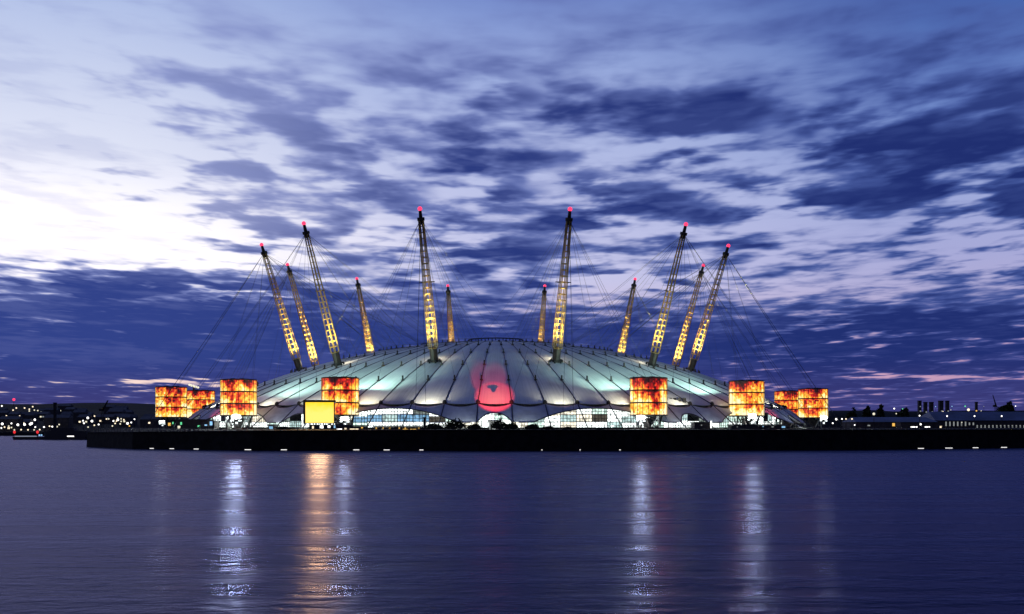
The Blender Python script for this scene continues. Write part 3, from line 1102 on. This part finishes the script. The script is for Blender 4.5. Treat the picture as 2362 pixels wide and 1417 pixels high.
def hut(name, px0, px1, top, d, label, cat='building', roofm='roof_dark', wallm='wall_dark', pitch=.0, wins=(), group=None, dep=8):
    a, b_ = W(px0, top, d), W(px1, top, d)
    wd = b_.x - a.x
    h_ = a.z - GZ
    r_ = thing(name, label, cat, ((a.x + b_.x) / 2, d, GZ), group=group)
    hw_ = h_ * (1 - pitch)
    MB().box((0, dep / 2, hw_ / 2 - .2), (wd, dep, hw_ + .4)).obj('wall', wallm, r_)
    m2 = MB()
    if pitch:
        k = 0
        m2.v = [(-wd / 2 - .4, -.5, hw_), (wd / 2 + .4, -.5, hw_), (wd / 2 + .4, dep + .5, hw_), (-wd / 2 - .4, dep + .5, hw_), (-wd / 2 - .4 + (wd * .04), dep / 2, h_), (wd / 2 + .4 - wd * .04, dep / 2, h_)]
        m2.f = [(0, 1, 5, 4), (2, 3, 4, 5), (1, 2, 5), (3, 0, 4), (3, 2, 1, 0)]
    else:
        m2.box((0, dep / 2, hw_ + .2), (wd + .6, dep + .6, .35))
    m2.obj('roof', roofm, r_)
    for (wx, wy, ww, wh, mm) in wins:            # photo pixels
        c_ = W(wx, wy, d)
        f_ = MB().box((0, -.06, 0), (ww / F * d + .3, .12, wh / F * d + .3)).obj('window', 'dark_steel', r_, loc=(c_.x - (a.x + b_.x) / 2, 0, c_.z - GZ))
        MB().box((0, -.14, 0), (ww / F * d, .06, wh / F * d)).obj('pane', mm, f_)
    return r_


hut('kiosk', 715, 805, 982, 378, 'long low kiosk with small lit windows below the yellow screen', 'kiosk', wins=[(722, 986, 4, 6, 'em_warm'), (742, 985, 8, 6, 'em_white'), (759, 984, 6, 6, 'em_white'), (772, 984, 4, 7, 'em_blue'), (783, 990, 12, 3, 'em_white'), (797, 989, 5, 3, 'em_warm')])
hut('kiosk', 805, 842, 984, 380, 'low kiosk with a bright warm counter right of the yellow screen', 'kiosk', wins=[(817, 990, 20, 3, 'em_warm'), (835, 987, 4, 3, 'em_orange')])
hut('shed', 862, 985, 985, 384, 'long dark shed with small orange lamps below the left arch', 'shed', wins=[(x_, 988, 3, 3, 'em_orange') for x_ in (868, 884, 899, 921, 935, 966)] + [(935, 991, 12, 2.4, 'em_orange'), (953, 991, 14, 2.4, 'em_orange'), (882, 991, 5, 2.2, 'em_dim')])
hut('shed', 1128, 1142, 972, 390, 'narrow pale lit doorway hut under the small central arch', 'hut', wallm='em_dim')
hut('gatehouse', 1602, 1637, 976, 395, 'dark flat gatehouse left of the lit white post', 'building', wins=[(1618, 981, 3, 2, 'em_dim')])
hut('shed', 1688, 1806, 981, 430, 'low dark shed below the right edge drum', 'shed', wins=[(1700, 985, 3, 2, 'em_dim'), (1760, 984, 3, 2, 'em_blue'), (1807, 985, 8, 4, 'em_blue'), (1782, 985, 5, 2, 'em_dim')])
hut('shed', 405, 480, 969, 520, 'dark service building at the foot of the two left drums', 'building', wins=[(418, 977, 4, 6, 'em_green'), (391, 979, 6, 7, 'em_orange'), (413, 986, 6, 7, 'em_cream'), (399, 976, 3, 5, 'em_green'), (459, 984, 6, 5, 'em_green'), (475, 981, 6, 3, 'em_blue')])
hut('kiosk', 482, 494, 972, 470, 'small kiosk with a blue lit window at the left foot of the roof', 'kiosk', wins=[(487, 977, 6, 9, 'em_blue')])
hut('ticket_booth', 618, 632, 981, 440, 'small booth glowing blue left of the low fabric edge', 'booth', wins=[(625, 988, 9, 8, 'em_blue')])
wp = thing('lamp_post', 'thin white lit post right of the dark gatehouse', 'post', (W(1640, 0, 392).x, 392, GZ))
MB().tube((0, 0, 0), (0, 0, .4), .4, .4).obj('base', 'black', wp)
MB().tube((0, 0, .4), (0, 0, 3.2), .22, .22).obj('light_tube', 'em_white', wp)

# glowing strips added low on the river wall for lamp glints on the water
wl = thing('glint_strip', '', 'glint')
MB().box((0, .1, 0), (4.2, .3, .34)).obj('housing', 'black', wl)
MB().box((0, -.1, 0), (3.4, .16, .20)).obj('lens', 'wall_strip', wl)
first = True
for i, (px, sx) in enumerate(((352, .6), (398, .6), (456, .8), (576, 1.0), (655, .6), (822, .6), (892, .6), (972, .4), (1092, .25), (1250, .12), (1338, .12), (1430, .14), (1600, .16), (1712, .16), (1848, .14), (2120, 1.0), (2184, 1.2), (2247, .9), (2312, 1.0))):
    d = 380
    for _ in range(8):
        x = (px - PX) / F * d
        d = bank_y(x)[0] - .95
    if px in (1600, 1712, 1848, 1092):
        continue
    o = wl if first else copy_tree(wl)
    first = False
    o.location = (x, d, .32)
    o.scale = (sx, 1, 1)
    near = ['leftmost glint strip low on the river wall', 'second glint strip from the left on the river wall', 'third glint strip from the left on the river wall', 'glint strip at the wall foot below the left edge drum', 'glint strip at the wall foot left of the yellow reflection',
            'glint strip at the wall foot right of the yellow reflection', 'glint strip at the wall foot under the left arch, nearer the screen', 'glint strip at the wall foot under the right end of the left arch', 'faint glint strip at the wall foot below the poppy',
            'tiny glint strip right of the poppy, first of three dots', 'tiny glint strip, middle of the three dots on the wall', 'tiny glint strip, last of three dots beside the red reflection', 'faint glint strip right of the drum with the red heart',
            'faint glint strip below the right edge drum', 'faint glint strip below the two rightmost drums', 'first bright glint strip of four at the right', 'longest of the four bright glint strips at the right',
            'third of four bright glint strips at the right', 'rightmost bright glint strip on the river wall'][i]
    tag(o, near, 'glint', 'glint strips added low on the river wall')

# ------------------------------------------------------------------ left shore: town, jetty, barge
pp = W(447, 893, 700)
tw = thing('floodlight_tower', 'dark tower with a tilted ring of pale lamps above the second drum', 'lamp tower', (pp.x, pp.y, GZ))
zt = pp.z - GZ
MB().tube((0, 0, 0), (0, 0, zt), 1.0, .7, 8).obj('pole', 'dark_steel', tw)
for k in range(10):
    a = k * math.pi / 5
    MB().ball((3.0 * math.cos(a), 1.8 * math.sin(a), zt + .6 - .9 * math.cos(a)), .75, 7, 4).obj('lamp_head', 'em_cream', tw)
MB().path([(3.0 * math.cos(k * math.pi / 8), 1.8 * math.sin(k * math.pi / 8), zt + .6 - .9 * math.cos(k * math.pi / 8)) for k in range(17)], .25, 5).obj('ring', 'black', tw)

LL = [(20, 410), (5, 455), (60, 455), (178, 432), (268, 432), (357, 418), (320, 445), (320, 465), (143, 455), (412, 460), (375, 455), (70, 517), (90, 530), (215, 520), (178, 555), (297, 500), (380, 560), (268, 560), (490, 570), (555, 580), (25, 605), (195, 615), (268, 612), (330, 608), (345, 600),
      (125, 600), (50, 640), (95, 630), (125, 645), (15, 650), (230, 668), (157, 670), (305, 670), (385, 640), (372, 670), (433, 668), (480, 640), (540, 630), (570, 635), (645, 612), (622, 635), (682, 510), (718, 515), (763, 500), (768, 517), (565, 515), (957, 540), (1030, 520), (905, 570), (1002, 575), (915, 598),
      (960, 640), (1028, 620), (1262, 490), (1385, 502), (1555, 552), (1660, 550), (1160, 552), (1185, 552), (1240, 570), (1285, 560), (1320, 550), (1320, 578), (1350, 560), (1255, 600), (1310, 605), (1390, 600), (1430, 590), (1465, 555), (1410, 628), (1225, 628), (1075, 612), (1235, 575), (1270, 575)]
BIG = {(25, 605), (178, 555), (555, 580), (330, 608), (345, 600), (268, 612), (380, 560), (1002, 575), (1285, 560), (1390, 600), (490, 570), (957, 540), (718, 515), (195, 615)}


def hz_(x, y):
    z = hill_left(x, y) if y < 2300 else hill_left(x, 2250)
    fall = min(1.0, max(0.0, (-(x / y) - .16) / .19))
    return 3 + (z - 3) * (.30 + .70 * fall ** .8)


lampmesh = {}
town = {}
ORD = ['first', 'second', 'third', 'fourth', 'fifth', 'sixth', 'seventh', 'eighth', 'ninth', 'tenth', 'eleventh', 'twelfth', '13th', '14th', '15th', '16th', '17th', '18th', '19th', '20th', '21st', '22nd', '23rd', '24th', '25th', '26th', '27th', '28th', '29th', '30th', '31st', '32nd', '33rd', '34th']


def town_lamp(px, py, d, zg, rad, mm, label, group):
    c_ = W(px, py, d)
    if c_.z - zg < 3:
        zg = c_.z - 3
    r_ = thing('street_lamp', label, 'street lamp', (c_.x, c_.y, zg), group=group)
    hgt_ = c_.z - zg
    MB().tube((0, 0, 0), (0, 0, hgt_), .18, .12, 5).obj('pole', 'black', r_)
    if (rad, mm) not in lampmesh:
        lampmesh[(rad, mm)] = MB().ball((0, 0, 0), rad, 7, 4).mesh('lamp_head', mm, True)
    link('lamp_head', lampmesh[(rad, mm)], r_, (0, 0, hgt_))
    return r_


for (cx_, cy_) in LL:
    px, py = cx_ / 4.724, 850 + cy_ / 4.724
    # find the depth where this ray stands about 8 m above the hillside
    best = None
    for d in range(930, 2200, 15):
        c_ = W(px, py, d)
        e_ = abs(c_.z - 8 - hz_(c_.x, d))
        if best is None or e_ < best[0]:
            best = (e_, d)
    d = best[1]
    big = (cx_, cy_) in BIG
    mm = 'em_white' if big else rnd.choice(['em_warm', 'em_cream', 'em_cream', 'em_warm', 'em_white'])
    if (cx_, cy_) == (1410, 628):
        mm = 'em_orange'
    rad = round((2.7 if big else 1.7) / F * d, 1)
    side = 'left of the stack' if px < 127 else ('between stack and crane' if px < 240 else 'right of the crane')
    high = 'up on the hillside' if py < 955 else 'low by the far shore'
    kl = ('bright white' if big else 'small warm') + ' lamp ' + high + ' ' + side
    r_ = town_lamp(px, py, d, hz_(W(px, py, d).x, d), rad, mm, kl, 'street lamps of the far town')
    town.setdefault(kl, []).append((px, r_))
for kl, lst in town.items():
    lst.sort(key=lambda q: q[0])
    for i, (_, r_) in enumerate(lst):
        r_['label'] = kl + (', ' + ORD[i] + ' from left' if len(lst) > 1 else '')

hs = []
for i in range(34):                              # town houses on the far shore
    d = rnd.uniform(935, 1500)
    px = rnd.uniform(-10, 350)
    x = W(px, 0, d).x
    zg = hz_(x, d)
    wd, hh_, dp = rnd.uniform(9, 24), rnd.uniform(6, 12), rnd.uniform(8, 12)
    r_ = thing('house', '', 'house', (x, d, zg))
    MB().box((0, dp / 2, hh_ / 2 - 1), (wd, dp, hh_ + 2)).obj('wall', 'wall_dark', r_)
    m2 = MB()
    m2.v = [(-wd / 2 - .3, -.3, hh_), (wd / 2 + .3, -.3, hh_), (wd / 2 + .3, dp + .3, hh_), (-wd / 2 - .3, dp + .3, hh_), (-wd / 2, dp / 2, hh_ + 3), (wd / 2, dp / 2, hh_ + 3)]
    m2.f = [(0, 1, 5, 4), (2, 3, 4, 5), (1, 2, 5), (3, 0, 4), (3, 2, 1, 0)]
    m2.obj('roof', 'roof_dark', r_)
    nw = rnd.choice([0, 1, 1, 2, 3])
    for k in range(nw):
        f_ = MB().box((0, -.05, 0), (2.4, .1, 2.0)).obj('window', 'black', r_, loc=(-wd / 2 + (k + .7) * wd / (nw + .4), 0, rnd.choice([2.5, 5])))
        MB().box((0, -.12, 0), (2.0, .05, 1.6)).obj('pane', rnd.choice(['em_cream', 'em_warm', 'em_dim', 'em_dim']), f_)
    hs.append((px, nw, r_))
hs.sort(key=lambda q: q[0])
for i, (_, nw, r_) in enumerate(hs):
    tag(r_, 'dark house with %s on the far left shore, %s house from left' % (('no lit window', 'one lit window', 'two lit windows', 'three lit windows')[nw], ORD[i]), 'house', 'houses of the far town')

# jetty and barge
bg_ = W(115, 1014, 640)
ba = thing('barge', 'long low dark barge with a pale deck stripe moored at the left', 'barge', (bg_.x, 640, 0))
x0, x1 = W(35, 0, 640).x - bg_.x, W(203, 0, 640).x - bg_.x
m2 = MB()
m2.grid([[(x0 + s_, -4, z) for s_, z in ((0, 1.9), (.5, .9), (1.6, -.5))], [(x1 - s_, -4, z) for s_, z in ((0, 1.9), (.2, .9), (.6, -.5))]])
m2.box(((x0 + x1) / 2, 0, .7), (x1 - x0 - 1, 7.6, 2.0))
m2.obj('hull', 'hull', ba)
xa, xb = W(40, 0, 640).x - bg_.x, W(90, 0, 640).x - bg_.x
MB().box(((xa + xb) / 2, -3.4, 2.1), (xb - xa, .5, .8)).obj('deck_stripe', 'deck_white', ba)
xa, xb = W(106, 0, 640).x - bg_.x, W(203, 0, 640).x - bg_.x
MB().box(((xa + xb) / 2, .5, 3.6), (xb - xa, 6, 4.0)).box(((xa + xb) / 2 - 2, .5, 6.4), ((xb - xa) * .55, 5, 2.0)).obj('wheelhouse', 'hull', ba)
c_ = W(167, 1008, 640)
f_ = MB().box((0, 0, 0), (4.6, .1, 1.8)).obj('window', 'black', ba, loc=(c_.x - bg_.x, -2.58, c_.z))
MB().box((0, -.08, 0), (4.2, .06, 1.3)).obj('pane', 'em_white', f_)
for px in (37, 90):
    c_ = W(px, 997, 640)
    MB().tube((c_.x - bg_.x, -2, 1.5), (c_.x - bg_.x, -2, c_.z), .2).obj('lamp_pole', 'black', ba)
    MB().ball((c_.x - bg_.x, -2, c_.z), .8, 7, 4, 1.3).obj('red_lamp', 'em_red', ba)
for px in (97, 102):
    c_ = W(px, 1004, 640)
    MB().ball((c_.x - bg_.x, -3.6, c_.z), .55, 7, 4).obj('blue_lamp', 'em_blue', ba)
jt = thing('jetty', 'dark jetty with pale blue deck lights behind the barge', 'jetty', (W(170, 0, 760).x, 760, 0))
MB().box((0, 0, 3.4), (30, 6, 1.0)).obj('deck', 'black', jt)
for k in range(6):
    MB().tube((-13 + k * 5.2, 0, -1), (-13 + k * 5.2, 0, 3.4), .5).obj('pile', 'black', jt)
for k in range(5):
    MB().box((-6 + k * 4.2, -3.1, 4.0), (2.4, .3, .35)).obj('deck_light', 'em_blue' if k % 2 else 'em_dim', jt)
c_ = W(127, 929, 800)
ch = thing('tall_pile', 'tall dark square stack standing behind the barge', 'chimney', (c_.x, 800, 0))
MB().box((0, 0, c_.z / 2 - 1), (1.8, 1.8, c_.z + 1)).obj('shaft', 'black', ch)
MB().box((0, 0, c_.z - .3), (2.3, 2.3, .7)).obj('cap', 'black', ch)


def crane(name, px0, py0, px1, py1, d, label, thick=.45):
    a, b_ = W(px0, py0, d), W(px1, py1, d)
    r_ = thing(name, label, 'crane', (a.x, d, GZ if px0 > 1000 else 5.0))
    z0_ = r_.location.z
    tower = MB()
    for sx in (-1, 1):
        for sy in (-1, 1):
            tower.tube((sx, sy, -3), (sx, sy, a.z - z0_), .22, .22, 4)
    for k in range(8):
        z = (a.z - z0_) * k / 8
        tower.tube((-1, -1, z), (1, -1, z + (a.z - z0_) / 8), .12, .12, 4)
    tower.obj('tower', 'black', r_)
    j = MB()
    dv = b_ - a
    base_ = Vector((0, 0, a.z - z0_))
    for off in (Vector((-.6, 0, .5)), Vector((.6, 0, -.5)), Vector((0, .8, 0))):
        j.tube(base_ + off, base_ + dv + off * .3, thick, thick * .5, 4)
    for k in range(8):
        j.tube(base_ + dv * (k / 8) + Vector((-.5, 0, .4)), base_ + dv * ((k + 1) / 8) + Vector((.5, 0, -.4)), thick * .6, thick * .5, 4)
    j.obj('jib', 'black', r_)
    MB().box(base_ + Vector((-1.5, 0, .5)), (3, 2, 2)).obj('cab', 'black', r_)
    return r_


crane('crane', 236, 947, 249, 924, 1000, 'thin dark crane with a raised jib left of the orange drums', .6)
crane('crane', 2298, 938, 2290, 911, 1000, 'thin dark crane with a steep jib above the right-hand works', .4)
c_ = W(32, 922, 1900)
rm = thing('beacon_mast', 'slender mast with a single red light above the left hills', 'mast', (c_.x, 1900, hz_(c_.x, 1900)))
MB().tube((0, 0, 0), (0, 0, c_.z - rm.location.z), .5, .3).obj('pole', 'black', rm)
MB().ball((0, 0, c_.z - rm.location.z), 2.6, 8, 5).obj('beacon', 'red_light', rm)

# ------------------------------------------------------------------ right-hand works
hut('warehouse', 1975, 2162, 962, 700, 'long pale blue roofed warehouse right of the orange drums', 'warehouse', 'roof_blue', pitch=.45, dep=30, wins=[(2061, 980, 6, 7, 'em_orange'), (2004, 982, 6, 3, 'em_dim')])
hut('warehouse', 2158, 2420, 949, 760, 'large dark shed with a wide pale roof at the far right', 'warehouse', 'roof_blue', pitch=.55, dep=40, wins=[(2182 + 9 * k, 978 if k < 8 else 984, 3, 10 if k < 6 else 6, 'em_dim') for k in range(24)])
hut('shed', 2078, 2150, 976, 640, 'low shed with a lit strip in front of the pale roofed warehouse', 'shed', wins=[(2108, 985, 16, 2.6, 'em_white'), (2139, 985, 12, 2.6, 'em_white'), (2123, 979, 4, 4, 'em_white'), (2172 - 2, 985, 5, 4, 'em_warm')])
for i, (px, top, wpx, lb) in enumerate(((2121, 926, 7, 'leftmost of five dark tower stacks on the right skyline'), (2134.5, 929, 7, 'second tower stack from the left on the right skyline'), (2148, 929, 8, 'middle one of the five dark tower stacks'), (2170, 926, 9, 'widest of the five dark tower stacks'), (2185, 926, 7, 'rightmost of the five dark tower stacks'), (2252, 929, 5, 'lone slim stack right of the five tower stacks'))):
    d = 1150
    c_ = W(px, top, d)
    r_ = thing('tower_block', lb, 'tower', (c_.x, d, GZ), group='dark stacks on the right skyline')
    wd = wpx / F * d
    h_ = c_.z - GZ
    MB().box((0, 0, h_ / 2), (wd, wd, h_)).obj('shaft', 'wall_dark', r_)
    MB().box((0, 0, h_ + .4), (wd + .4, wd + .4, .8)).obj('cap', 'black', r_)
    if i < 5:
        MB().box((wd * .1, -wd / 2 - .1, h_ * .62), (wd * .4, .2, h_ * .05)).obj('window', 'em_dim', r_)
bush(2000, 938, 22, 900, 'bushy dark tree on the skyline above the left end of the warehouse', 'tree', 'dark trees on the right skyline', 600)
bush(2031, 936, 18, 900, 'narrow dark tree on the skyline right of the yellow lamp', 'tree', 'dark trees on the right skyline', 600)
bush(2322, 931, 50, 950, 'broad dark tree mound on the skyline right of the crane', 'tree', 'dark trees on the right skyline', 1500)
bush(1965, 944, 30, 900, 'low dark tree right of the rightmost drum', 'tree', 'dark trees on the right skyline', 600)
bush(2085, 942, 34, 930, 'low dark tree between the yellow lamp and the five stacks', 'tree', 'dark trees on the right skyline', 700)

RL = [(895, 455, 'em_white', 3.4, 'white lamp above the left end of the long warehouse roof'), (990, 458, 'em_green', 2.6, 'green lamp left of the five stacks'), (918, 512, 'em_cream', 3, 'cream lamp on a pole above the long warehouse roof'),
      (665, 515, 'em_cream', 6.0, 'big yellow lamp on a pole near the narrow dark tree'), (1190, 432, 'em_dim', 2.6, 'dim lamp at the foot of the leftmost stack'), (1363, 432, 'em_blue', 2.2, 'bluish lamp beside the middle stack'),
      (1548, 430, 'em_blue', 2.4, 'bluish lamp right of the five stacks'), (1535, 470, 'em_cream', 1.8, 'tiny cream lamp below the bluish lamp right of the stacks'), (1447, 490, 'em_warm', 3, 'warm lamp below the widest stack'),
      (1697, 428, 'em_green', 3.4, 'green lamp touching the big warm glare at the right'), (1735, 468, 'em_warm', 6.2, 'big warm glaring lamp below the lone slim stack'), (1825, 480, 'em_orange', 3.6, 'orange lamp right of the big warm glare'),
      (1878, 480, 'em_cream', 2, 'small cream lamp right of the orange lamp'), (1908, 430, 'em_dim', 2, 'dim lamp between the slim stack and the right crane'), (2267, 427, 'em_white', 2.4, 'white lamp right of the broad tree mound'),
      (1182, 535, 'em_white', 3.4, 'white yard lamp before the long warehouse, first of the row of four'), (1493, 540, 'em_white', 3.4, 'white yard lamp before the large shed, second of the row of four'), (1803, 540, 'em_white', 3.4, 'white yard lamp before the large shed, third of the row of four'),
      (2110, 540, 'em_white', 3.4, 'white yard lamp before the large shed, last of the row of four'), (448, 640, 'em_white', 3, 'low white lamp left of the long warehouse'), (605, 645, 'em_dim', 3, 'dim low lamp under the left end of the warehouse'),
      (240, 575, 'em_white', 5.0, 'bright white lamp just right of the rightmost floodlight'), (418, 572, 'em_warm', 3.6, 'warm lamp at the left end of the warehouse roof'), (200, 620, 'em_white', 3.4, 'low white lamp below and right of the rightmost drum'),
      (305, 572, 'em_white', 3.4, 'left one of two lamps side by side right of the drum'), (350, 572, 'em_warm', 3.4, 'right one of two lamps side by side right of the drum'), (1660, 612, 'em_cream', 2.2, 'small cream lamp over the row of shed doors')]
for (cx_, cy_, mm, sz, lb) in RL:
    px, py = 1880 + cx_ / 4.9, 850 + cy_ / 4.9
    d = 620 if py > 955 else 880
    if py < 950:
        d = 1100
    town_lamp(px, py, d, GZ, round(sz / F * d * .5, 2), mm, lb, 'lamps among the right-hand works')
